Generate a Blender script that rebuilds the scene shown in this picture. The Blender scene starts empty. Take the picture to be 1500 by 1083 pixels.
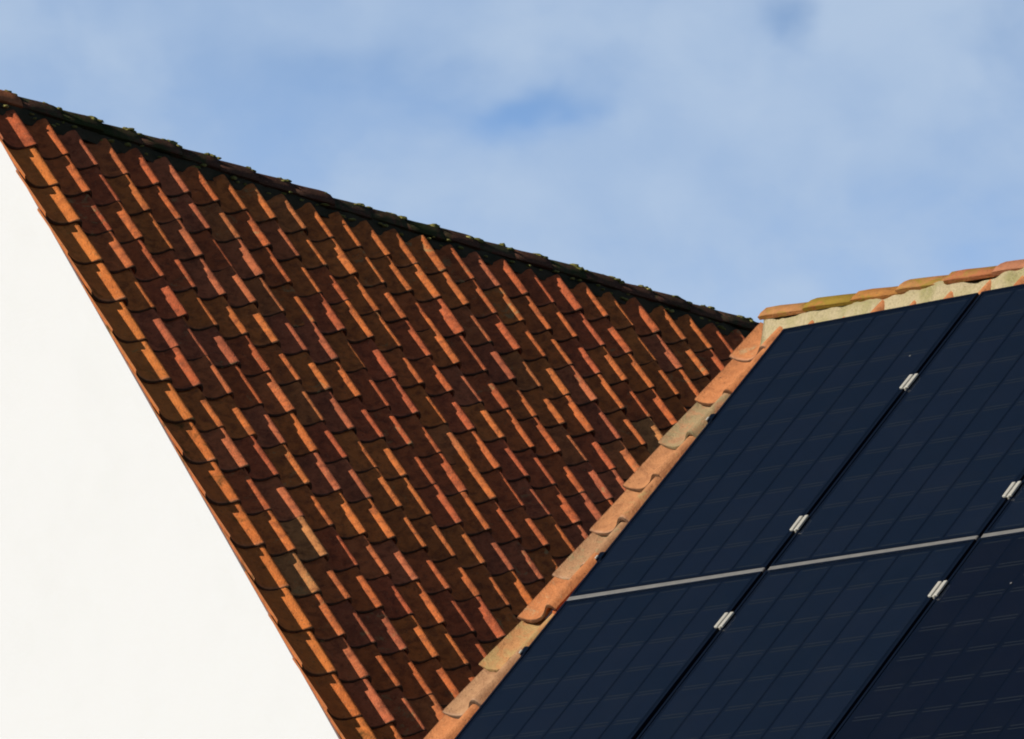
import bpy, bmesh, math, random
from mathutils import Vector, Matrix, noise

random.seed(7)
SC = bpy.context.scene
COL = SC.collection
rad = math.radians

# ------------------------------------------------------------------ camera
F_PX = 9467.47                       # focal length in pixels of the 1500 px wide photograph
CR = Vector((0.71156881, -0.70047504, 0.05481369))    # camera right
CU = Vector((-0.20523864, -0.13260903, 0.96968652))   # camera up
CF = Vector((0.67197241, 0.70124857, 0.23812499))     # camera forward
cam_d = bpy.data.cameras.new('camera')
cam = bpy.data.objects.new('camera', cam_d)
COL.objects.link(cam)
cam_d.sensor_fit = 'HORIZONTAL'
cam_d.sensor_width = 36.0
cam_d.lens = 36.0 * F_PX / 1500.0
cam_d.clip_start = 0.5
cam_d.clip_end = 6000
cam.matrix_world = Matrix(((CR.x, CU.x, -CF.x, 0), (CR.y, CU.y, -CF.y, 0), (CR.z, CU.z, -CF.z, 0), (0, 0, 0, 1)))
SC.camera = cam

# ------------------------------------------------------------------ light
SUN_EL = rad(18.0)
SUN_PSI = rad(10.6)                  # turned from -X towards +Y
SUN = Vector((-math.cos(SUN_EL) * math.cos(SUN_PSI), math.cos(SUN_EL) * math.sin(SUN_PSI), math.sin(SUN_EL)))
sun_d = bpy.data.lights.new('sun', 'SUN')
sun_d.energy = 5.0
sun_d.angle = rad(0.5)
sun_d.color = (1.0, 0.94, 0.84)
sun = bpy.data.objects.new('sun', sun_d)
COL.objects.link(sun)
sun.rotation_euler = SUN.to_track_quat('Z', 'Y').to_euler()
sun.location = SUN * 60

SC.view_settings.view_transform = 'Standard'
SC.view_settings.look = 'None'
SC.view_settings.exposure = 0.36
SC.view_settings.gamma = 1.0
SC.view_settings.use_curve_mapping = False
SC.cycles.filter_width = 1.9

world = bpy.data.worlds.new('World')
SC.world = world
world.use_nodes = True


def pix_dir(px, py):
    return (CR * ((px - 750) / F_PX) + CU * ((541.5 - py) / F_PX) + CF).normalized()


class NT:
    """small helper round a node tree"""
    def __init__(s, tree):
        s.t = tree
        tree.nodes.clear()

    def n(s, kind, ins=None, **kw):
        nd = s.t.nodes.new(kind)
        for k, v in kw.items():
            setattr(nd, k, v)
        for k, v in (ins or {}).items():
            if isinstance(v, bpy.types.NodeSocket):
                s.t.links.new(v, nd.inputs[k])
            else:
                nd.inputs[k].default_value = v
        return nd

    def math(s, op, a, b=0.0, c=None, clamp=False):
        nd = s.n('ShaderNodeMath', {0: a, 1: b}, operation=op, use_clamp=clamp)
        if c is not None:
            if isinstance(c, bpy.types.NodeSocket):
                s.t.links.new(c, nd.inputs[2])
            else:
                nd.inputs[2].default_value = c
        return nd.outputs[0]

    def noise(s, vec, scale, detail=4, rough=0.55, dist=0.0):
        return s.n('ShaderNodeTexNoise', {'Vector': vec, 'Scale': scale, 'Detail': detail, 'Roughness': rough, 'Distortion': dist}).outputs[0]

    def smooth(s, x, a, b, lo=0.0, hi=1.0):
        nd = s.n('ShaderNodeMapRange', {'Value': x, 'From Min': a, 'From Max': b, 'To Min': lo, 'To Max': hi}, interpolation_type='SMOOTHSTEP')
        return nd.outputs[0]

    def mix(s, f, a, b, blend='MIX'):
        nd = s.n('ShaderNodeMix', data_type='RGBA', blend_type=blend)
        for idx, v in ((0, f), (6, a), (7, b)):
            if isinstance(v, bpy.types.NodeSocket):
                s.t.links.new(v, nd.inputs[idx])
            else:
                nd.inputs[idx].default_value = v if idx == 0 else (v[0], v[1], v[2], 1)
        return nd.outputs[2]

    def ramp(s, f, stops, interp='LINEAR'):
        nd = s.n('ShaderNodeValToRGB', {0: f})
        cr = nd.color_ramp
        cr.interpolation = interp
        while len(cr.elements) < len(stops):
            cr.elements.new(0.5)
        for e, (p, c) in zip(cr.elements, stops):
            e.position = p
            e.color = (c[0], c[1], c[2], 1)
        return nd.outputs[0]


# sky: Nishita air with a thin, broken veil of cloud
w = NT(world.node_tree)
sky = w.n('ShaderNodeTexSky', sky_type='NISHITA')
sky.sun_disc = False
sky.sun_elevation = SUN_EL
sky.sun_rotation = math.atan2(SUN.x, SUN.y)
sky.altitude = 50
sky.air_density = 1.0
sky.dust_density = 0.3
sky.ozone_density = 1.5
SKY_STRENGTH = 0.05
tc = w.n('ShaderNodeTexCoord').outputs['Generated']
mp = w.n('ShaderNodeMapping', {'Vector': tc, 'Location': (3.1, 1.7, 0.4), 'Scale': (1.0, 1.0, 1.4)}).outputs[0]
n1 = w.noise(mp, 17.0, 5, 0.52, 0.35)
n2 = w.noise(mp, 2.6, 4, 0.5, 0.3)
n3 = w.noise(mp, 58.0, 4, 0.5, 0.2)
warp = w.n('ShaderNodeTexNoise', {'Vector': tc, 'Scale': 45.0, 'Detail': 3.0}).outputs[1]
wv = w.n('ShaderNodeVectorMath', {0: warp, 1: (0.5, 0.5, 0.5)}, operation='SUBTRACT').outputs[0]
wv = w.n('ShaderNodeVectorMath', {0: wv, 3: 0.02}, operation='SCALE').outputs[0]
wdir = w.n('ShaderNodeVectorMath', {0: tc, 1: wv}, operation='ADD').outputs[0]
dens = w.math('MULTIPLY_ADD', n1, 0.95, 0.44)
dens = w.math('ADD', dens, w.math('MULTIPLY', w.math('SUBTRACT', n2, 0.5), 0.9))
dens = w.math('ADD', dens, w.math('MULTIPLY', w.math('SUBTRACT', n3, 0.5), 0.42))
# gaps and banks of the cloud veil: (pixel of the photograph, width, amount)
for px, py, sx, sy, amt in ((560, 95, 150, 45, -0.13), (790, 165, 85, 32, -0.62), (1160, 15, 50, 40, -0.40), (1500, 70, 110, 70, -0.18),
                            (905, 230, 200, 90, 0.22), (1270, 80, 170, 80, 0.2), (400, 20, 300, 60, 0.22), (250, 210, 150, 60, 0.05), (800, 20, 240, 50, 0.16),
                            (1150, 210, 300, 90, 0.15), (1000, 390, 300, 80, 0.14), (450, 290, 300, 60, 0.05)):
    d = pix_dir(px, py)
    # distances measured along the camera-right and up directions of the sky, as angles
    r = w.n('ShaderNodeVectorMath', {0: wdir, 1: tuple(d)}, operation='SUBTRACT').outputs[0]
    ax = w.n('ShaderNodeVectorMath', {0: r, 1: tuple(CR * (F_PX / sx))}, operation='DOT_PRODUCT').outputs['Value']
    ay = w.n('ShaderNodeVectorMath', {0: r, 1: tuple(CU * (F_PX / sy))}, operation='DOT_PRODUCT').outputs['Value']
    az = w.n('ShaderNodeVectorMath', {0: r, 1: tuple(CF * (F_PX / 300))}, operation='DOT_PRODUCT').outputs['Value']
    q = w.math('ADD', w.math('MULTIPLY', ax, ax), w.math('MULTIPLY', ay, ay))
    q = w.math('ADD', q, w.math('MULTIPLY', az, az))
    g = w.math('EXPONENT', w.math('MULTIPLY', q, -0.7))
    dens = w.math('MULTIPLY_ADD', g, amt, dens)
# the veil is seen edge-on low down and thins towards the zenith
el = w.n('ShaderNodeSeparateXYZ', {0: tc}).outputs[2]
dens = w.math('SUBTRACT', dens, w.smooth(el, 0.27, 0.42, 0.0, 0.9))
air = w.math('EXPONENT', w.math('MULTIPLY', w.math('MULTIPLY', el, el), -22.0))
clear = w.n('ShaderNodeVectorMath', {0: (15.4, 28.2, 52.5), 3: air}, operation='SCALE').outputs[0]
sky_s = w.n('ShaderNodeVectorMath', {0: sky.outputs[0], 3: 0.22}, operation='SCALE').outputs[0]
clear = w.mix(1.0, clear, sky_s, 'ADD')
cov = w.smooth(dens, 0.25, 1.05)
cloud_tone = w.mix(w.smooth(w.math('ADD', n1, w.math('MULTIPLY', w.math('SUBTRACT', n3, 0.5), 0.5)), 0.3, 0.7), (5.7, 7.8, 11.2), (7.1, 9.0, 11.8))
skyc = w.mix(w.math('MULTIPLY', cov, 0.92), clear, cloud_tone)
bg = w.n('ShaderNodeBackground', {'Color': skyc, 'Strength': SKY_STRENGTH})
wo = w.n('ShaderNodeOutputWorld', {'Surface': bg.outputs[0]})

# ------------------------------------------------------------------ materials


def material(name):
    m = bpy.data.materials.new(name)
    m.use_nodes = True
    return m, NT(m.node_tree)


def finish(t, color, rough=0.85, bump=None, bstr=0.3, bdist=0.004, metallic=0.0, spec=0.25, coat=0.0, coat_rough=0.05):
    ins = {'Base Color': color, 'Roughness': rough, 'Metallic': metallic, 'Specular IOR Level': spec, 'Coat Weight': coat, 'Coat Roughness': coat_rough}
    if bump is not None:
        ins['Normal'] = t.n('ShaderNodeBump', {'Height': bump, 'Strength': bstr, 'Distance': bdist}).outputs[0]
    b = t.n('ShaderNodeBsdfPrincipled', ins)
    t.n('ShaderNodeOutputMaterial', {'Surface': b.outputs[0]})


def clay(name, tones, lichen=0.2, lichen_col=(0.42, 0.33, 0.15), moss=0.0, stain=0.5, worn=0.5, edge_shade_grime=0.9):
    m, t = material(name)
    oi = t.n('ShaderNodeObjectInfo')
    at = t.n('ShaderNodeAttribute', attribute_name='tint').outputs['Fac']
    rnd = t.math('FRACT', t.math('ADD', oi.outputs['Random'], at))
    rnd2 = t.n('ShaderNodeTexWhiteNoise', {'W': t.math('MULTIPLY', rnd, 91.7)}, noise_dimensions='1D').outputs[0]
    rnd3 = t.n('ShaderNodeTexWhiteNoise', {'W': t.math('MULTIPLY', rnd, 37.3)}, noise_dimensions='1D').outputs[0]
    tcn = t.n('ShaderNodeTexCoord').outputs['Object']
    off = t.n('ShaderNodeCombineXYZ', {0: t.math('MULTIPLY', rnd, 50.0), 1: t.math('MULTIPLY', rnd2, 30.0), 2: 0.0}).outputs[0]
    p = t.n('ShaderNodeVectorMath', {0: tcn, 1: off}, operation='ADD').outputs[0]
    base = t.ramp(rnd, tones)
    fine = t.noise(p, 140, 5, 0.65)
    mid = t.noise(p, 24, 4, 0.6, 0.4)
    base = t.mix(t.math('MULTIPLY', t.smooth(mid, 0.35, 0.75), stain), base, (0.085, 0.028, 0.020))
    base = t.mix(t.math('MULTIPLY', t.smooth(fine, 0.52, 0.72), 0.35), base, (0.5, 0.27, 0.14))
    pits = t.noise(p, 75, 3, 0.6)
    base = t.mix(t.math('MULTIPLY', t.smooth(pits, 0.60, 0.70), 0.55), base, (0.10, 0.055, 0.03))
    # soot and algae drifting over many tiles
    gp = t.n('ShaderNodeNewGeometry').outputs['Position']
    soot = t.noise(gp, 1.6, 5, 0.65, 0.6)
    base = t.mix(t.smooth(soot, 0.42, 0.72, 0.0, 0.45 * stain), base, (0.11, 0.042, 0.024))
    # pale worn lower end of the tile
    y = t.n('ShaderNodeSeparateXYZ', {0: tcn}).outputs[1]
    edge = t.math('MULTIPLY', t.smooth(t.math('ADD', y, t.math('MULTIPLY', mid, 0.02)), 0.008, 0.034, 1.0, 0.0), worn)
    edge = t.math('MULTIPLY', edge, t.smooth(rnd3, 0.3, 0.8))
    base = t.mix(edge, base, (0.46, 0.32, 0.24))
    # shadow line under each course, painted dark on the tile's lower edge
    step_shade = t.math('MULTIPLY', t.smooth(y, 0.0025, 0.0075, 1.0, 0.0), t.smooth(mid, 0.2, 0.5, 0.75, 1.0))
    base = t.mix(t.math('MULTIPLY', step_shade, edge_shade_grime), base, (0.035, 0.026, 0.018))
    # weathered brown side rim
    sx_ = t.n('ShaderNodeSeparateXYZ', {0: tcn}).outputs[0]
    base = t.mix(t.math('MULTIPLY', t.smooth(sx_, 0.0008, 0.003, 1.0, 0.0), edge_shade_grime * 0.75), base, (0.17, 0.075, 0.038))
    # lichen in patches, more on some tiles than on others
    lv = t.math('ADD', t.noise(p, 15, 5, 0.65, 0.8), t.math('MULTIPLY', rnd2, 0.3))
    lv = t.math('ADD', lv, t.math('MULTIPLY', t.math('SUBTRACT', fine, 0.5), 0.35))
    lm = t.math('MULTIPLY', t.smooth(lv, 0.86 - lichen, 1.0 - lichen * 0.8), 0.75)
    base = t.mix(lm, base, t.mix(fine, lichen_col, (lichen_col[0] * 0.75, lichen_col[1] * 0.85, lichen_col[2] * 0.9)))
    if moss > 0:
        mv = t.math('ADD', t.noise(p, 9, 4, 0.6, 0.5), t.math('MULTIPLY', rnd3, 0.25))
        base = t.mix(t.smooth(mv, 0.80 - moss, 1.04 - moss), base, (0.03, 0.036, 0.014))
    finish(t, base, 0.88, t.math('ADD', fine, t.math('MULTIPLY', mid, 1.5)), 0.85, 0.005, spec=0.04)
    return m


TILE_TONES = [(0.0, (0.53, 0.142, 0.038)), (0.2, (0.58, 0.168, 0.044)), (0.38, (0.50, 0.120, 0.040)), (0.52, (0.46, 0.105, 0.044)),
              (0.66, (0.55, 0.148, 0.040)), (0.8, (0.49, 0.138, 0.060)), (0.9, (0.42, 0.108, 0.05)), (0.97, (0.55, 0.18, 0.055)), (1.0, (0.54, 0.24, 0.085))]
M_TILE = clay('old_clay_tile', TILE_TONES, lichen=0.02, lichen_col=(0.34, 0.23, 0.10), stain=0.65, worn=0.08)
M_TILE_VERGE = clay('old_clay_tile_verge', [(0, (0.58, 0.165, 0.040)), (0.5, (0.61, 0.185, 0.044)), (1, (0.56, 0.152, 0.040))], lichen=0.03, lichen_col=(0.30, 0.22, 0.08), moss=0.09, stain=0.35, worn=0.2)
M_EDGE_CLAY = clay('orange_clay_tile', [(0, (0.42, 0.16, 0.062)), (1, (0.45, 0.18, 0.072))], lichen=0.08, lichen_col=(0.38, 0.25, 0.13), stain=0.35, worn=0.3, edge_shade_grime=0.75)  # plain orange clay, the tiles' own colour
M_EDGE_LICHEN = clay('lichened_clay_tile', [(0, (0.42, 0.21, 0.085)), (1, (0.40, 0.18, 0.08))], lichen=0.17, lichen_col=(0.36, 0.24, 0.10), stain=0.35, worn=0.3, edge_shade_grime=0.75)
M_EDGE_GREY = clay('grey_lichened_clay_tile', [(0, (0.36, 0.20, 0.105)), (1, (0.36, 0.20, 0.105))], lichen=0.22, lichen_col=(0.27, 0.21, 0.11), stain=0.35, worn=0.3, edge_shade_grime=0.75)
M_RIDGE_B = clay('mossy_clay_ridge_tile', [(0, (0.33, 0.14, 0.04)), (1, (0.33, 0.15, 0.04))], lichen=0.30, lichen_col=(0.22, 0.16, 0.022), stain=0.3, worn=0.1, edge_shade_grime=0.0)
M_RIDGE_RED = clay('red_clay_ridge_tile', [(0, (0.32, 0.115, 0.05)), (1, (0.31, 0.115, 0.055))], lichen=0.16, lichen_col=(0.25, 0.16, 0.035), stain=0.3, worn=0.1, edge_shade_grime=0.0)
M_RIDGE_A = clay('dark_clay_ridge_tile', [(0, (0.06, 0.035, 0.025)), (1, (0.08, 0.04, 0.028))], lichen=0.16, lichen_col=(0.04, 0.05, 0.025), moss=0.2, stain=0.5, worn=0.0, edge_shade_grime=0.0)

m, t = material('white_render')
c = t.n('ShaderNodeTexCoord').outputs['Object']
f1 = t.noise(c, 3.2, 5, 0.6)
f2 = t.noise(c, 45, 5, 0.6)
col = t.mix(t.smooth(f1, 0.4, 0.75), (0.458, 0.463, 0.473), (0.449, 0.454, 0.462))
finish(t, col, 0.9, f2, 0.25, 0.004, spec=0.2)
M_WALL = m

m, t = material('lime_mortar')
c = t.n('ShaderNodeTexCoord').outputs['Object']
f1 = t.noise(c, 9, 5, 0.6, 0.5)
f2 = t.noise(c, 110, 5, 0.7)
col = t.mix(t.smooth(f1, 0.35, 0.7), (0.45, 0.37, 0.23), (0.30, 0.27, 0.12))
col = t.mix(t.math('MULTIPLY', t.smooth(f2, 0.45, 0.65), 0.4), col, (0.20, 0.17, 0.095))
finish(t, col, 0.95, t.math('ADD', f2, f1), 0.9, 0.014, spec=0.1)
M_MORTAR = m

m, t = material('dark_mortar')
c = t.n('ShaderNodeTexCoord').outputs['Object']
f1 = t.noise(c, 7, 5, 0.6, 0.5)
f2 = t.noise(c, 90, 5, 0.7)
col = t.mix(t.smooth(f1, 0.35, 0.7), (0.055, 0.042, 0.025), (0.030, 0.028, 0.016))
finish(t, col, 0.95, t.math('ADD', f2, f1), 0.8, 0.01, spec=0.1)
M_MORTAR_DARK = m

m, t = material('moss')
c = t.n('ShaderNodeTexCoord').outputs['Object']
f1 = t.noise(c, 14, 5, 0.6, 0.5)
f2 = t.noise(c, 160, 5, 0.7)
col = t.ramp(f1, [(0.3, (0.08, 0.10, 0.03)), (0.5, (0.19, 0.17, 0.05)), (0.68, (0.32, 0.28, 0.10))])
finish(t, col, 1.0, f2, 1.0, 0.01, spec=0.05)
M_MOSS = m

m, t = material('roof_boards')
finish(t, (0.05, 0.04, 0.035, 1), 0.9)
M_BOARD = m

m, t = material('black_anodised_frame')
finish(t, (0.0020, 0.0050, 0.0125, 1), 0.5, metallic=0.0, spec=0.08)
M_FRAME = m

m, t = material('black_backsheet')
finish(t, (0.0012, 0.0038, 0.0110, 1), 0.5, spec=0.05)
M_SHEET = m

m, t = material('solar_cell_silicon')
oi = t.n('ShaderNodeObjectInfo').outputs['Random']
c = t.n('ShaderNodeTexCoord').outputs['Object']
grain = t.noise(c, 22, 3, 0.6)
col = t.mix(oi, (0.0032, 0.0080, 0.0195), (0.0044, 0.0090, 0.0215))
col = t.mix(t.math('MULTIPLY', grain, 0.35), col, (0.0026, 0.0046, 0.0085))
finish(t, col, 0.45, spec=0.06)
M_CELL = m

m, t = material('dark_solar_cell_silicon')
oi = t.n('ShaderNodeObjectInfo').outputs['Random']
col = t.mix(oi, (0.0020, 0.0042, 0.0110), (0.0028, 0.0050, 0.0125))
finish(t, col, 0.45, spec=0.04)
M_CELL_DARK = m

m, t = material('cell_ribbon')
finish(t, (0.0145, 0.019, 0.024, 1), 0.45, spec=0.12)
M_RIBBON = m

# glass: mostly clear, mirrors the sky at a grazing angle
m, t = material('panel_glass')
c = t.n('ShaderNodeTexCoord').outputs['Object']
fr = t.n('ShaderNodeFresnel', {'IOR': 1.30}).outputs[0]
dust = t.noise(c, 5.0, 5, 0.6)
gl = t.n('ShaderNodeBsdfGlossy', {'Color': (1, 1, 1, 1), 'Roughness': 0.09})
tr = t.n('ShaderNodeBsdfTransparent', {'Color': (1, 1, 1, 1)})
df = t.n('ShaderNodeBsdfDiffuse', {'Color': (0.40, 0.38, 0.34, 1)})
mx = t.n('ShaderNodeMixShader', {0: t.math('MULTIPLY', fr, 0.18), 1: tr.outputs[0], 2: gl.outputs[0]})
mx2 = t.n('ShaderNodeMixShader', {0: t.smooth(dust, 0.4, 0.8, 0.0003, 0.0016), 1: mx.outputs[0], 2: df.outputs[0]})
t.n('ShaderNodeOutputMaterial', {'Surface': mx2.outputs[0]})
M_GLASS = m

m, t = material('weathered_aluminium')
c = t.n('ShaderNodeTexCoord').outputs['Object']
f1 = t.noise(c, 30, 4, 0.6)
col = t.mix(f1, (0.12, 0.12, 0.12), (0.21, 0.20, 0.19))
finish(t, col, 0.55, f1, 0.2, 0.002, metallic=0.35)
M_TRIM = m

m, t = material('bright_aluminium')
c = t.n('ShaderNodeTexCoord').outputs['Object']
f1 = t.noise(c, 60, 4, 0.6)
col = t.mix(f1, (0.34, 0.33, 0.29), (0.44, 0.42, 0.38))
finish(t, col, 0.45, f1, 0.15, 0.001, metallic=0.25)
M_ALU = m

m, t = material('ground_grass')
c = t.n('ShaderNodeTexCoord').outputs['Object']
f1 = t.noise(c, 0.35, 6, 0.6)
f2 = t.noise(c, 9, 6, 0.7)
col = t.ramp(t.math('ADD', t.math('MULTIPLY', f1, 0.6), t.math('MULTIPLY', f2, 0.4)), [(0.3, (0.03, 0.05, 0.015)), (0.5, (0.05, 0.085, 0.025)), (0.7, (0.08, 0.11, 0.04))])
finish(t, col, 0.95, f2, 0.8, 0.05, spec=0.1)
M_GRASS = m

# ------------------------------------------------------------------ object helpers


def link(name, mesh, parent=None, mat=None, kind=None):
    o = bpy.data.objects.new(name, mesh)
    COL.objects.link(o)
    if parent is not None:
        o.parent = parent
    if mat is not None and not mesh.materials:
        mesh.materials.append(mat)
    if kind:
        o['kind'] = kind
    return o


def empty(name, loc, label, cat, group=None):
    o = bpy.data.objects.new(name, None)
    COL.objects.link(o)
    o.empty_display_size = 0.2
    o.location = loc
    o['label'] = label
    o['category'] = cat
    if group:
        o['group'] = group
    return o


def mesh_from(name, verts, faces, smooth=False):
    me = bpy.data.meshes.new(name)
    me.from_pydata([tuple(v) for v in verts], [], faces)
    me.update()
    if smooth:
        me.polygons.foreach_set('use_smooth', [True] * len(me.polygons))
    return me


def box_vf(x0, x1, y0, y1, z0, z1, base=0):
    v = [(x0, y0, z0), (x1, y0, z0), (x1, y1, z0), (x0, y1, z0), (x0, y0, z1), (x1, y0, z1), (x1, y1, z1), (x0, y1, z1)]
    f = [(0, 3, 2, 1), (4, 5, 6, 7), (0, 1, 5, 4), (1, 2, 6, 5), (2, 3, 7, 6), (3, 0, 4, 7)]
    return v, [tuple(i + base for i in q) for q in f]


def boxes(name, lst, bevel=0.0):
    V, Fc = [], []
    for b in lst:
        v, f = box_vf(*b, base=len(V))
        V += v
        Fc += f
    me = mesh_from(name, V, Fc)
    if bevel > 0:
        bm = bmesh.new()
        bm.from_mesh(me)
        bmesh.ops.bevel(bm, geom=list(bm.edges), offset=bevel, segments=1, affect='EDGES')
        bm.to_mesh(me)
        bm.free()
    return me


def frame(origin, X, Y, Zn):
    return Matrix(((X.x, Y.x, Zn.x, origin.x), (X.y, Y.y, Zn.y, origin.y), (X.z, Y.z, Zn.z, origin.z), (0, 0, 0, 1)))


def place(o, mw, parent_mw):
    o.matrix_local = parent_mw.inverted() @ mw


# ------------------------------------------------------------------ tile shapes
COVER = 0.178          # width a tile covers
TH = 0.013
PROF = [(0.0, 0.027), (0.014, 0.017), (0.034, 0.008), (0.058, 0.002), (0.082, 0.0), (0.106, 0.004), (0.127, 0.013), (0.144, 0.024), (0.158, 0.037),
        (0.170, 0.048), (0.181, 0.052), (0.193, 0.048), (0.203, 0.037), (0.210, 0.025)]


def tile_vf(L, seed, top_cut=0.0):
    """one S-shaped pantile: x across, y upslope from its lower edge, z off the roof; trough at z 0"""
    rnd = random.Random(seed)
    warp = rnd.uniform(-0.003, 0.003)
    k = rnd.uniform(0.92, 1.08)
    V = []
    skew = rnd.uniform(-0.004, 0.004)
    n = len(PROF)
    ys = (0.0, 0.010, L - top_cut)
    for r, y in enumerate(ys):
        for i, (x, z) in enumerate(PROF):
            zz = z * k + (warp * (x / 0.2 - 0.5) * (1 if y < L / 2 else -1))
            yy = y + (skew * (x / 0.1 - 1) + (rnd.uniform(-0.0022, 0.0022)) if r < 2 else 0)
            V.append((x, yy, zz - (0.0022 if r == 0 else 0)))
    for y, r in ((0.001, 0), (L - top_cut, 2)):
        for i, (x, z) in enumerate(PROF):
            V.append((x, V[i][1] + 0.001 if r == 0 else y, V[r * n + i][2] - TH * (0.5 if i == 0 else 0.8 if i == 1 else 1.0) + (0.002 if r == 0 else 0)))
    Fc = []
    T0, T1, T2, B0, B2 = 0, n, 2 * n, 3 * n, 4 * n
    for i in range(n - 1):
        Fc.append((T0 + i, T0 + i + 1, T1 + i + 1, T1 + i))
        Fc.append((T1 + i, T1 + i + 1, T2 + i + 1, T2 + i))
        Fc.append((B0 + i, B2 + i, B2 + i + 1, B0 + i + 1))
        Fc.append((B0 + i, B0 + i + 1, T0 + i + 1, T0 + i))
        Fc.append((T2 + i, T2 + i + 1, B2 + i + 1, B2 + i))
    Fc.append((T0, T1, T2, B2, B0))
    e = n - 1
    Fc.append((T0 + e, B0 + e, B2 + e, T2 + e, T1 + e))
    return V, Fc


def tile_mesh(name, L, seed, mat):
    V, Fc = tile_vf(L, seed)
    me = mesh_from(name, V, Fc)
    n = len(PROF)
    sm = []
    for p in me.polygons:
        vs = list(p.vertices)
        sm.append(all(n <= v < 3 * n for v in vs) or all(v < 2 * n for v in vs))
    me.polygons.foreach_set('use_smooth', sm)
    # sharp rims
    for e in me.edges:
        a, b = e.vertices
        if (a < n and b < n) or (a >= 3 * n or b >= 3 * n):
            e.use_edge_sharp = True
    me.materials.append(mat)
    return me


def joined_tiles(name, mats, L, mat, parent, pmw, seed=3):
    """many tiles as one mesh, each with its own tint"""
    V, Fc, T = [], [], []
    rnd = random.Random(seed)
    protos = [tile_vf(L, s) for s in (11, 12, 13)]
    for M in mats:
        v, f = protos[rnd.randrange(3)]
        b = len(V)
        V += [M @ Vector(p) for p in v]
        Fc += [tuple(i + b for i in q) for q in f]
        T += [rnd.random()] * len(v)
    me = mesh_from(name, V, Fc)
    at = me.attributes.new('tint', 'FLOAT', 'POINT')
    at.data.foreach_set('value', T)
    me.materials.append(mat)
    o = link(name, me, parent, kind='stuff')
    o.matrix_local = pmw.inverted()
    return o


def cap_mesh(name, L, half, sag, mat, seed=0, steps=9, taper=0.88, th=0.016):
    """ridge tile: shallow barrel, x along the ridge from its wide end (0) to the narrow end (L), z up; crown at z 0"""
    rnd = random.Random(seed)
    r = (half * half + sag * sag) / (2 * sag)
    a1 = math.asin(min(1, half / r))
    V, Fc = [], []
    xs = [0.0, 0.006, 0.05, L * 0.5, L]
    sc = [0.975, 1.0, 1.0, (1 + taper) / 2, taper]
    for xi, s in zip(xs, sc):
        for k in range(steps):
            a = -a1 + 2 * a1 * k / (steps - 1)
            j = rnd.uniform(-0.0015, 0.0015)
            V.append((xi + (rnd.uniform(-0.003, 0.003) if xi == 0 else 0), math.sin(a) * r * s, (math.cos(a) - 1) * r * s - (1 - s) * 0.10 + j))
    m_ = len(xs)
    for i in range(m_ - 1):
        for k in range(steps - 1):
            Fc.append((i * steps + k, (i + 1) * steps + k, (i + 1) * steps + k + 1, i * steps + k + 1))
    top = len(V)
    for i in (0, m_ - 1):
        for k in range(steps):
            x, y, z = V[i * steps + k]
            a = -a1 + 2 * a1 * k / (steps - 1)
            V.append((x, y - math.sin(a) * th, z - math.cos(a) * th))
    b0, b1 = top, top + steps
    for k in range(steps - 1):
        Fc.append((b0 + k, b0 + k + 1, b1 + k + 1, b1 + k))
        Fc.append((k, k + 1, b0 + k + 1, b0 + k))
        e = (m_ - 1) * steps
        Fc.append((e + k, b1 + k, b1 + k + 1, e + k + 1))
    Fc.append(tuple([b0] + [i * steps for i in range(m_)][::1] + [b1]))
    Fc.append(tuple([b0 + steps - 1, b1 + steps - 1] + [i * steps + steps - 1 for i in range(m_)][::-1]))
    me = mesh_from(name, V, Fc)
    me.polygons.foreach_set('use_smooth', [all(v < top for v in p.vertices) and len(p.vertices) == 4 for p in me.polygons])
    me.materials.append(mat)
    bm = bmesh.new()
    bm.from_mesh(me)
    bmesh.ops.recalc_face_normals(bm, faces=list(bm.faces))
    bm.to_mesh(me)
    bm.free()
    return me


def lumps(name, spots, mat, parent, pmw):
    """small irregular cushions: (position, radius) in world space, joined"""
    V, Fc = [], []
    for p, rr in spots:
        bm = bmesh.new()
        bmesh.ops.create_icosphere(bm, subdivisions=2, radius=1.0)
        off = Vector((random.random() * 40, 0, 0))
        b = len(V)
        sx, sy, sz = random.uniform(0.8, 1.6), random.uniform(0.8, 1.3), random.uniform(0.35, 0.6)
        for v in bm.verts:
            d = 1 + 0.55 * noise.noise(v.co * 1.7 + off) + 0.25 * noise.noise(v.co * 5 + off)
            V.append((p.x + v.co.x * d * rr * sx, p.y + v.co.y * d * rr * sy, p.z + v.co.z * d * rr * sz))
        for f in bm.faces:
            Fc.append(tuple(v.index + b for v in f.verts))
        bm.free()
    me = mesh_from(name, V, Fc, True)
    me.materials.append(mat)
    o = link(name, me, parent, kind='stuff')
    o.matrix_local = pmw.inverted()
    return o


# ------------------------------------------------------------------ ground
GZ = -1.6
gm = boxes('ground', [(-1500, 1500, -1500, 1500, -0.5, 0.0)])
g = link('ground', gm, mat=M_GRASS, kind='structure')
g.location = (0, 0, GZ)
g['label'] = 'green grass ground under the houses'

# ================================================================== HOUSE A (white gable, old pantile roof)
X = Vector((1, 0, 0))
Y = Vector((0, 1, 0))
Z = Vector((0, 0, 1))
S = Vector((0, -1, 0))
TA = rad(49.907)
OA = Vector((17.3334608, 21.1593146, 7.5742843))      # lower end of a tile's crest: course 0, column 0
GA = 0.25757
upA = Vector((0, math.cos(TA), math.sin(TA)))
nA = Vector((0, -math.sin(TA), math.cos(TA)))
TAU = 0.063
CREST_X, CREST_Z = 0.183, 0.052
VR_A = 0.405                                         # ridge line, metres upslope of course 0
DECK_A = -0.082
apexA = OA + upA * VR_A + nA * (-0.045)
ridgeY, ridgeZ = apexA.y, apexA.z
wallX = OA.x - 0.178
LEN_A = 11.0
eaveZ = 3.35
halfA = (ridgeZ - eaveZ) / math.tan(TA)

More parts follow.
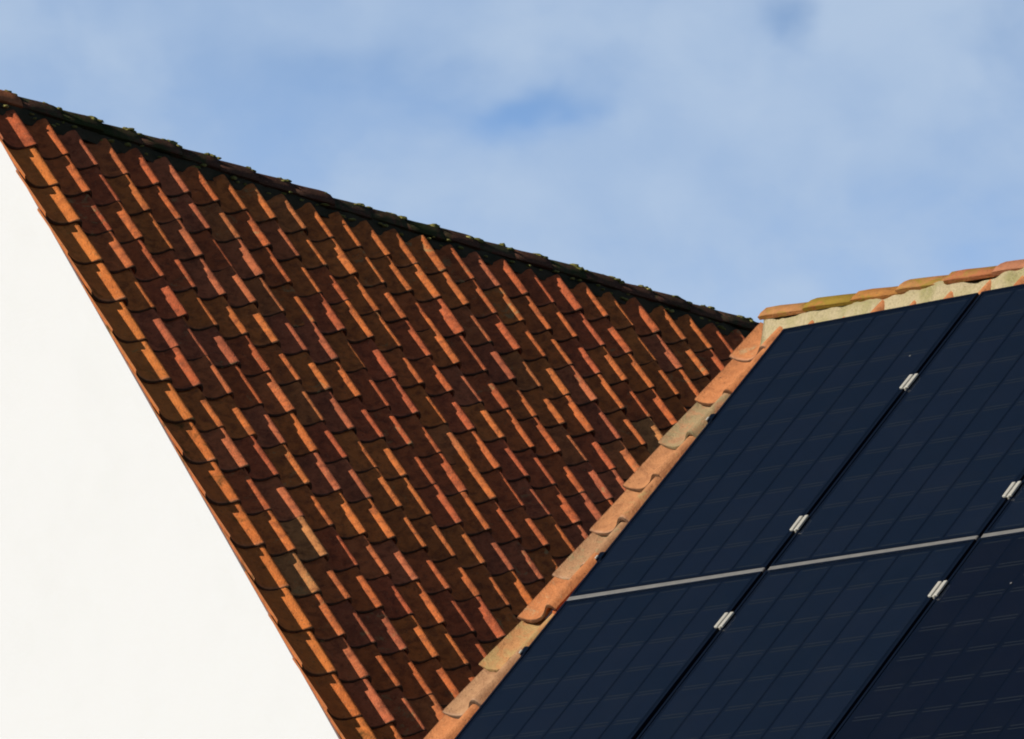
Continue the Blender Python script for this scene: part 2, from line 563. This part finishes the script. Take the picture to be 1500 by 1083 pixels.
houseA = empty('house', (wallX + LEN_A / 2, ridgeY, GZ), 'white gabled house with an old red pantile roof and mossy dark ridge, on the left', 'house')
HA = Matrix.Translation(houseA.location)
# gable walls and long walls in one plain body
dz = 0.028
ap = ridgeZ - dz / math.cos(TA) + 0.0
y0, y1 = ridgeY - halfA + 0.25, ridgeY + halfA - 0.25
ez = ap - (halfA - 0.25) * math.tan(TA)


def gable(name, x0, x1):
    pts = [(y0, GZ), (y1, GZ), (y1, ez), (ridgeY, ap), (y0, ez)]
    V = [Vector((x0, a, b)) - houseA.location for a, b in pts] + [Vector((x1, a, b)) - houseA.location for a, b in pts]
    Fc = [(4, 3, 2, 1, 0), (5, 6, 7, 8, 9)] + [(i, (i + 1) % 5, (i + 1) % 5 + 5, i + 5) for i in range(5)]
    me = mesh_from(name, V, Fc)
    bm = bmesh.new()
    bm.from_mesh(me)
    bmesh.ops.recalc_face_normals(bm, faces=list(bm.faces))
    bm.to_mesh(me)
    bm.free()
    return link(name, me, houseA, M_WALL)


gable('gable_wall', wallX, wallX + 0.3)
gable('gable_wall', wallX + LEN_A - 0.3, wallX + LEN_A)
for yy in (y0, y1 - 0.3):
    b = [wallX + 0.3, wallX + LEN_A - 0.3, yy, yy + 0.3, GZ, ez]
    me = boxes('wall', [(b[0] - houseA.location.x, b[1] - houseA.location.x, b[2] - houseA.location.y, b[3] - houseA.location.y, 0, b[5] - GZ)])
    link('wall', me, houseA, M_WALL)

# roof deck of both slopes
V = []
dk = 0.045
for xx in (wallX + 0.302, wallX + LEN_A - 0.302):
    a = Vector((xx, ridgeY, ridgeZ - dk / math.cos(TA) + 0.015))
    e1 = a + Vector((0, -(halfA + 0.12), -(halfA + 0.12) * math.tan(TA)))
    e2 = a + Vector((0, (halfA + 0.12), -(halfA + 0.12) * math.tan(TA)))
    low = Vector((0, 0, -0.05))
    V += [a, e1, e2, a + low, e1 + low, e2 + low]
V = [v - houseA.location for v in V]
Fc = [(0, 1, 7, 6), (0, 6, 8, 2), (3, 9, 10, 4), (3, 5, 11, 9), (1, 4, 10, 7), (2, 8, 11, 5), (0, 3, 4, 1), (0, 2, 5, 3), (6, 7, 10, 9), (6, 9, 11, 8)]
roofA = link('roof', mesh_from('roof', V, Fc), houseA, M_BOARD)


def sag(xrel):
    """the old ridge hangs a little"""
    return -0.020 * math.exp(-((xrel - 2.0) / 0.8) ** 2)


def tile_frame(col, row, jit, O, acr, up, nrm, gauge):
    rnd = random.Random(hash((col, row, 5)) & 0xffff)
    p = O + acr * (col * COVER - CREST_X + jit * rnd.uniform(-0.004, 0.004)) - up * (row * gauge - jit * rnd.uniform(-0.007, 0.007)) + nrm * (-CREST_Z + jit * rnd.uniform(-0.0025, 0.0025))
    tau = -TAU + jit * rnd.uniform(-0.010, 0.010)
    rz = jit * rnd.uniform(-0.012, 0.012)
    ry = jit * rnd.uniform(-0.035, 0.035)
    if col == 0:
        p = p + acr * rnd.uniform(-0.006, 0.005)
    M = frame(p, acr, up, nrm) @ Matrix.Rotation(rz, 4, 'Z') @ Matrix.Rotation(tau, 4, 'X') @ Matrix.Rotation(ry, 4, 'Y')
    return M


LA = 0.325
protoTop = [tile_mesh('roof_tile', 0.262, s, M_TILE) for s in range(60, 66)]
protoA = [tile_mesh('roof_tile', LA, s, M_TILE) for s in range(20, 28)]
protoV = [tile_mesh('roof_tile', LA, s, M_TILE_VERGE) for s in range(30, 33)]
rowsA = int((halfA / math.cos(TA) - VR_A) / GA) + 2
colsA = int(LEN_A / COVER)
rest = []
n_single = 0
for row in range(0, rowsA):
    lim = 27.6 - 1.5 * row
    for col in range(0, colsA):
        drop = sag(col * COVER) * math.exp(-row / 3.0) * 0.7
        M = Matrix.Translation((0, 0, drop)) @ tile_frame(col, row, 1.0 if col else 0.8, OA, X, upA, nA, GA)
        if col == 0:   # bedded a little higher on the gable
            M = M @ Matrix.Translation((CREST_X, 0, 0)) @ Matrix.Rotation(0.06, 4, 'Y') @ Matrix.Translation((-CREST_X, 0, 0))
        if row <= 16 and col <= max(lim, 1.5) and n_single < 292:
            me = protoTop[random.randrange(6)] if row == 0 else (protoV if col == 0 else protoA)[random.randrange(3 if col == 0 else 8)]
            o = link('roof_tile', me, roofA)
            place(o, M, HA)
            n_single += 1
        else:
            rest.append(M)
# slope behind the ridge
OB_ = Vector((wallX + LEN_A - 0.2, 2 * ridgeY - OA.y, OA.z))
upb = Vector((0, -math.cos(TA), math.sin(TA)))
nb = Vector((0, math.sin(TA), math.cos(TA)))
for row in range(0, rowsA):
    for col in range(0, colsA if row else 0):
        rest.append(tile_frame(col, row + 100, 1.0, OB_ + upb * 100 * GA, -X, upb, nb, GA))
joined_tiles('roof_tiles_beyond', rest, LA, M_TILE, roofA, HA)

# mortar fillet between the gable and the verge tiles, limewashed with the wall
me = boxes('verge_bedding', [(-0.004, 0.010, -(halfA / math.cos(TA)) + 0.25, -0.15, -0.060, 0.002)])
place(link('verge_bedding', me, roofA, M_WALL), frame(Vector((wallX, ridgeY, ridgeZ)), X, upA, nA), HA)

# mortar bed under the ridge tiles, lumpy strip on either side
def mortar_strip(name, p_of, length, mat, parent, pmw, seed, n=120, amp=0.008):
    """p_of(s) -> list of section points (top to bottom); swept along the ridge"""
    V, Fc = [], []
    k = None
    for i in range(n + 1):
        s = length * i / n
        pts = p_of(s)
        k = len(pts)
        for q, p in enumerate(pts):
            nz = 1.3 * noise.noise(Vector((s * 6, q * 1.3, seed))) + 0.8 * noise.noise(Vector((s * 15, q * 2.0, seed))) + 0.5 * noise.noise(Vector((s * 31, q * 2.3, seed)))
            V.append(p + Vector((-amp * nz, -amp * nz, amp * 1.2 * nz)))
    for i in range(n):
        for q in range(k - 1):
            a = i * k + q
            Fc.append((a, a + 1, a + k + 1, a + k))
    Fc.append(tuple(range(k)))
    Fc.append(tuple(n * k + q for q in range(k))[::-1])
    me = mesh_from(name, V, Fc, True)
    me.materials.append(mat)
    o = link(name, me, parent)
    o.matrix_local = pmw.inverted()
    return o


HC_A = 0.016
def secA(s):
    x = wallX + 0.0 + s
    zz = ridgeZ + sag(s - 0.16)
    a = []
    for dy, dzv in ((-0.098, -0.130), (-0.096, -0.10), (-0.086, -0.065), (0.0, -0.02), (0.086, -0.065), (0.096, -0.10), (0.098, -0.130)):
        a.append(Vector((x, ridgeY + dy, zz + dzv)))
    return a


mortar_strip('mortar_bed', secA, LEN_A, M_MORTAR_DARK, roofA, HA, 3.0, n=200, amp=0.010)
CAPG = 0.236
nC = int(LEN_A / CAPG) + 1
capsA = [cap_mesh('ridge_tile', 0.285, 0.110, 0.080, M_RIDGE_A, s) for s in (1, 2, 3)]
capRed = cap_mesh('ridge_tile', 0.285, 0.110, 0.080, M_RIDGE_RED, 9)
moss_spots = []
for i in range(nC):
    x = wallX - 0.055 + i * CAPG
    zz = ridgeZ + HC_A + sag(x - OA.x)
    me = capRed if i == 0 else capsA[i % 3]
    o = link('ridge_tile', me, roofA)
    # narrow end points back towards the visible gable, wide end overlaps the next
    M = Matrix.Translation((x + 0.285, ridgeY + random.uniform(-0.004, 0.004), zz + random.uniform(-0.003, 0.004))) @ Matrix.Rotation(math.pi + random.uniform(-0.01, 0.01), 4, 'Z') @ Matrix.Rotation(rad(-0.6) + random.uniform(-0.008, 0.008), 4, 'Y')
    place(o, M, HA)
    if i < 24:
        for q in range(random.randint(4, 7)):
            a = random.uniform(-0.9, 0.25)
            moss_spots.append((Vector((x + 0.27 + random.uniform(-0.05, 0.05), ridgeY + 0.105 * math.sin(a) * 0.8, zz - 0.003 - 0.105 * (1 - math.cos(a * 0.8)))), random.uniform(0.011, 0.024)))
        for q in range(3):
            moss_spots.append((Vector((x + random.uniform(0, 0.24), ridgeY - random.uniform(0.095, 0.11), zz - random.uniform(0.085, 0.12))), random.uniform(0.007, 0.016)))
lumps('moss', moss_spots, M_MOSS, roofA, HA)

# ================================================================== HOUSE B (solar roof)
TB = rad(49.343)
OB = Vector((17.3120943, 15.5856617, 6.0891525))       # top of the joint between two panels, on the glass
upB = Vector((math.cos(TB), 0, math.sin(TB)))
nB = Vector((-math.sin(TB), 0, math.cos(TB)))
GB = 0.2693
LB = 0.335
H_CREST = -0.052                                     # crest of the tiles below the glass plane
VR_B = 0.250
apexB = OB + upB * VR_B + nB * (-0.100)
rX, rZ = apexB.x, apexB.z
uL = -1.345                                          # left rim of the verge tiles
wallY = OB.y + 1.31
LEN_B = 8.0
eaveZB = 3.15
halfB = (rZ - eaveZB) / math.tan(TB)
houseB = empty('house', (rX, wallY - LEN_B / 2, GZ), 'house with orange clay verge and ridge tiles under black solar panels, on the right', 'house')
HB = Matrix.Translation(houseB.location)
hb = houseB.location
x0, x1 = rX - halfB + 0.25, rX + halfB - 0.25
apB = rZ - 0.052 / math.cos(TB)
ezB = apB - (halfB - 0.25) * math.tan(TB)


def gableB(ya, yb):
    pts = [(x0, GZ), (x1, GZ), (x1, ezB), (rX, apB), (x0, ezB)]
    V = [Vector((a, ya, b)) - hb for a, b in pts] + [Vector((a, yb, b)) - hb for a, b in pts]
    Fc = [(4, 3, 2, 1, 0), (5, 6, 7, 8, 9)] + [(i, (i + 1) % 5, (i + 1) % 5 + 5, i + 5) for i in range(5)]
    me = mesh_from('gable_wall', V, Fc)
    bm = bmesh.new()
    bm.from_mesh(me)
    bmesh.ops.recalc_face_normals(bm, faces=list(bm.faces))
    bm.to_mesh(me)
    bm.free()
    link('gable_wall', me, houseB, M_WALL)


gableB(wallY - 0.3, wallY)
gableB(wallY - LEN_B, wallY - LEN_B + 0.3)
for xx in (x0, x1 - 0.3):
    me = boxes('wall', [(xx - hb.x, xx + 0.3 - hb.x, wallY - LEN_B + 0.3 - hb.y, wallY - 0.3 - hb.y, 0, ezB - GZ)])
    link('wall', me, houseB, M_WALL)
V = []
for yy in (wallY - 0.302, wallY - LEN_B + 0.302):
    a = Vector((rX, yy, rZ - 0.045 / math.cos(TB) + 0.015))
    e1 = a + Vector((-(halfB + 0.1), 0, -(halfB + 0.1) * math.tan(TB)))
    e2 = a + Vector(((halfB + 0.1), 0, -(halfB + 0.1) * math.tan(TB)))
    low = Vector((0, 0, -0.05))
    V += [a, e1, e2, a + low, e1 + low, e2 + low]
V = [v - hb for v in V]
Fc = [(0, 1, 7, 6), (0, 6, 8, 2), (3, 9, 10, 4), (3, 5, 11, 9), (1, 4, 10, 7), (2, 8, 11, 5), (0, 3, 4, 1), (0, 2, 5, 3), (6, 7, 10, 9), (6, 9, 11, 8)]
roofB = link('roof', mesh_from('roof', V, Fc), houseB, M_BOARD)

# tiles: the visible verge column and top course one by one, the rest under the panels joined
O_tB = OB + S * (uL + CREST_X) + upB * 0.005 + nB * H_CREST
colsB = int(LEN_B / COVER)
rowsB = int((halfB / math.cos(TB) - VR_B) / GB) + 2
vm = [M_EDGE_CLAY, M_EDGE_CLAY, M_EDGE_GREY, M_EDGE_LICHEN, M_EDGE_LICHEN, M_EDGE_GREY, M_EDGE_CLAY, M_EDGE_LICHEN, M_EDGE_GREY, M_EDGE_CLAY, M_EDGE_LICHEN]
pm = {}
for i, mm in enumerate((M_EDGE_CLAY, M_EDGE_GREY, M_EDGE_LICHEN)):
    pm[mm.name + ' top'] = [tile_mesh('roof_tile', 0.242, 150 + i * 3 + q, mm) for q in range(3)]
    pm[mm.name] = [tile_mesh('roof_tile', LB, 50 + i * 3 + q, mm) for q in range(3)]
rest = []
for row in range(0, rowsB):
    for col in range(0, colsB):
        M = tile_frame(col, row + 300, 1.0 if col else 1.9, O_tB + upB * 300 * GB, S, upB, nB, GB)
        if col == 0 and row < 11:
            me = pm[vm[row].name + (' top' if row == 0 else '')][row % 3]
            place(link('roof_tile', me, roofB), M, HB)
        elif row == 0 and col < 40:
            me = pm[M_EDGE_CLAY.name + ' top'][col % 3]
            place(link('roof_tile', me, roofB), M, HB)
        else:
            rest.append(M)
Ob2 = Vector((2 * rX - O_tB.x, wallY - LEN_B + 0.2, O_tB.z))
upb = Vector((-math.cos(TB), 0, math.sin(TB)))
nb = Vector((math.sin(TB), 0, math.cos(TB)))
for row in range(0, rowsB):
    for col in range(0, colsB if row else 0):
        rest.append(tile_frame(col, row + 500, 1.0, Ob2 + upb * 500 * GB, Y, upb, nb, GB))
joined_tiles('roof_tiles_beyond', rest, LB, M_TILE, roofB, HB)

HC_B = 0.053


def secB(s):
    y = wallY - 0.065 - s
    a = []
    for dx, dzv in ((-0.108, -0.140), (-0.098, -0.085), (-0.090, -0.012), (0.0, 0.02), (0.090, -0.012), (0.106, -0.085), (0.122, -0.140)):
        a.append(Vector((rX + dx, y, rZ + dzv)))
    return a


mortar_strip('mortar_bed', secB, LEN_B - 0.05, M_MORTAR, roofB, HB, 8.0, n=500, amp=0.013)
CAPB = 0.240
capMats = [M_RIDGE_B, M_RIDGE_B, M_RIDGE_B, M_RIDGE_B, M_RIDGE_RED, M_RIDGE_RED]
capsB = {mm.name: [cap_mesh('ridge_tile', 0.285, 0.108, 0.062, mm, 40 + q, taper=0.86) for q in range(2)] for mm in (M_RIDGE_B, M_RIDGE_RED)}
capRound = cap_mesh('ridge_tile', 0.285, 0.108, 0.062, M_RIDGE_B, 60, taper=0.86)
for i in range(int(LEN_B / CAPB) + 1):
    mm = capMats[min(i, 5)]
    me = capsB[mm.name][i % 2]
    o = link('ridge_tile', me, roofB)
    y = wallY - 0.045 - i * CAPB
    # wide end lies to the left on the tile before
    M = Matrix.Translation((rX + random.uniform(-0.004, 0.004), y, rZ + HC_B + random.uniform(-0.003, 0.004))) @ Matrix.Rotation(-math.pi / 2 + random.uniform(-0.012, 0.012), 4, 'Z') @ Matrix.Rotation(random.uniform(-0.008, 0.008), 4, 'Y')
    place(o, M, HB)

# mounting rails under the panels
PW, PH = 1.010, 1.668
RAILS = [0.552, 1.394, PH + 0.281, PH + 1.15]
railL = 3.06
for v in RAILS:
    me = boxes('mounting_rail', [(-0.0, railL, -0.02, 0.02, -0.04, 0.0)], 0.002)
    o = link('mounting_rail', me, houseB, M_TRIM)
    place(o, frame(OB + S * (-1.035) - upB * v + nB * (-0.040), S, upB, nB), HB)

# ================================================================== SOLAR PANELS
W_ = 0.990
TRIM = 0.030
fr = boxes('frame', [(0, W_, -0.004, 0.010 - 0.004, -0.035, 0.0), (0, W_, -(PH - TRIM - 0.004), -(PH - TRIM - 0.004) + 0.011, -0.035, 0.0),
                     (0, 0.011, -(PH - TRIM - 0.004) + 0.011, -0.004, -0.035, 0.0), (W_ - 0.011, W_, -(PH - TRIM - 0.004) + 0.011, -0.004, -0.035, 0.0)])
sheet = boxes('backsheet', [(0.0115, W_ - 0.0115, -(PH - TRIM - 0.004) + 0.0115, -0.0045, -0.010, -0.0036)])
glass = boxes('glass', [(0.0113, W_ - 0.0113, -(PH - TRIM - 0.004) + 0.0113, -0.0043, -0.0016, -0.0004)])
trim = boxes('edge_trim', [(0.002, W_ - 0.002, -(PH - 0.006), -(PH - TRIM - 0.002), -0.020, 0.001)], 0.003)
clip = boxes('clip', [(-0.035, 0.035, -0.012, 0.0, -0.01, 0.002)], 0.002)
CW, CHh = 0.1575, 0.1595
cw = 0.1450


def cell_mesh(silicon):
    V, Fc, mi = [], [], []
    ch = 0.0015
    a, b = cw / 2, 0.1590 / 2
    base = [(-a + ch, -b), (a - ch, -b), (a, -b + ch), (a, b - ch), (a - ch, b), (-a + ch, b), (-a, b - ch), (-a, -b + ch)]
    V += [(x, y, 0.0006) for x, y in base] + [(x, y, 0.0) for x, y in base]
    Fc.append(tuple(range(8)))
    mi.append(0)
    for i in range(8):
        Fc.append((i, i + 8, (i + 1) % 8 + 8, (i + 1) % 8))
        mi.append(0)
    for yc in (-b + 0.0085, b - 0.0085):
        k = len(V)
        v, f = box_vf(-a + 0.012, a - 0.012, yc - 0.0016, yc + 0.0016, 0.0007, 0.0012, base=k)
        V += v
        Fc += f
        mi += [1] * 6
    me = mesh_from('solar_cell', V, Fc)
    me.materials.append(silicon)
    me.materials.append(M_RIBBON)
    me.polygons.foreach_set('material_index', mi)
    return me


CELL = cell_mesh(M_CELL)
CELL_DARK = cell_mesh(M_CELL_DARK)
labels = {(-1, 0): 'black solar panel in the upper row, leftmost, touching the orange verge tiles',
          (0, 0): 'black solar panel in the upper row, with a long joint on either side',
          (1, 0): 'black solar panel of the upper row cut off by the right picture edge',
          (-1, 1): 'black solar panel in the lower row, leftmost, beside the lowest verge tiles',
          (0, 1): 'black solar panel in the lower row, middle one between the two long black joints',
          (1, 1): 'darkest solar panel in the lower right corner, below the grey edge strip'}
rp = random.Random(5)
for (ci, ri), lab in labels.items():
    o3 = OB + S * (0.010 + ci * PW) - upB * (ri * PH)
    p = bpy.data.objects.new('solar_panel', None)
    COL.objects.link(p)
    p['label'] = lab
    p['category'] = 'solar panel'
    p['group'] = 'solar panels on the right roof'
    p.empty_display_size = 0.2
    P = frame(o3, S, upB, nB) @ Matrix.Rotation(rp.uniform(-0.0025, 0.0025), 4, 'X') @ Matrix.Rotation(rp.uniform(-0.002, 0.002), 4, 'Y')
    p.matrix_world = P
    link('frame', fr, p, M_FRAME)
    link('backsheet', sheet, p, M_SHEET)
    link('glass', glass, p, M_GLASS)
    link('edge_trim', trim, p, M_TRIM)
    for cx in ((0.48, 0.9) if ci < 0 else (0.9,)):
        c_ = link('clip', clip, p, M_ALU)
        c_.location = (cx, -(PH - 0.008), -0.004)
    for i in range(6):
        for j in range(10):
            c_ = link('solar_cell', CELL_DARK if (ci, ri) == (1, 1) else CELL, p)
            c_.location = (W_ / 2 + (i - 2.5) * CW, -(PH - TRIM) / 2 + (j - 4.5) * CHh, -0.0034)

# clamps
clamp_me = boxes('clamp', [(-0.020, -0.004, -0.040, 0.040, 0.0015, 0.010), (0.006, 0.022, -0.040, 0.040, 0.0015, 0.010), (-0.004, 0.006, -0.039, 0.039, -0.030, 0.0045)], 0.0015)
bolt_me = bpy.data.meshes.new('bolt')
bm = bmesh.new()
bmesh.ops.create_cone(bm, segments=6, radius1=0.0045, radius2=0.004, depth=0.005, cap_ends=True)
bm.to_mesh(bolt_me)
bm.free()
cl = [(0, 0.552, 'silver clamp nearest the ridge, on the joint between the upper two solar panels'),
      (0, 1.394, 'silver clamp just above the grey edge strip on the left long panel joint'),
      (0, PH + 0.281, 'silver clamp just below the grey edge strip on the left long panel joint'),
      (1, 1.394, 'silver clamp at the right picture edge just above the grey edge strip'),
      (1, PH + 0.281, 'silver clamp on the right long panel joint below the grey edge strip')]
for ci, v, lab in cl:
    o = empty('panel_clamp', (0, 0, 0), lab, 'clamp', 'silver clamps on the panel joints')
    o.matrix_world = frame(OB + S * (ci * PW) - upB * v, S, upB, nB) @ Matrix.Rotation(random.uniform(-0.03, 0.03), 4, 'Z')
    link('bracket', clamp_me, o, M_ALU)
    b = link('bolt', bolt_me, o, M_TRIM)
    b.location = (0.001, 0, 0.0068)
end_me = boxes('end_clamp', [(-0.018, -0.002, -0.020, 0.020, -0.036, 0.004), (-0.002, 0.012, -0.018, 0.018, 0.0015, 0.004)], 0.001)
tip_me = boxes('end_clip', [(-0.014, -0.006, -0.024, -0.006, 0.0045, 0.010)], 0.001)
for v, lab in ((0.552, 'small dark end clamp beside the second verge tile below the ridge'),
               (1.394, 'small dark end clamp at the left panel edge just above the grey edge strip'),
               (PH + 0.281, 'small dark end clamp at the left panel edge just below the grey edge strip')):
    o = empty('end_clamp', (0, 0, 0), lab, 'clamp', 'dark end clamps on the left panel edge')
    o.matrix_world = frame(OB + S * (-1.0) - upB * v, S, upB, nB)
    link('bracket', end_me, o, M_FRAME)
    link('bolt', tip_me, o, M_ALU)

# bird droppings dried on the glass
m, t = material('dried_dropping')
finish(t, (0.12, 0.12, 0.12, 1), 0.9, spec=0.1)
M_DROP = m
panels = {}
for o in bpy.data.objects:
    if o.name.startswith('solar_panel') and o.parent is None:
        panels[o['label']] = o
for key, u, v, rr in (((1, 1), 0.37, 0.26, 0.005), ((1, 1), 0.33, 0.30, 0.004), ((1, 1), 0.44, 0.22, 0.004), ((0, 0), -0.12, 0.36, 0.004)):
    if u < 0:
        key, u = (-1, 0), u + 1.0
    V = [(0, 0, 0.0012)] + [(math.cos(a * 0.785) * rr * random.uniform(0.7, 1.3), math.sin(a * 0.785) * rr * random.uniform(0.7, 1.5), 0.0) for a in range(8)]
    me = mesh_from('dropping', V, [(0, k + 1, (k + 1) % 8 + 1) for k in range(8)])
    o = link('dropping', me, panels[labels[key]], M_DROP)
    o.location = (u, -v, -0.0002)
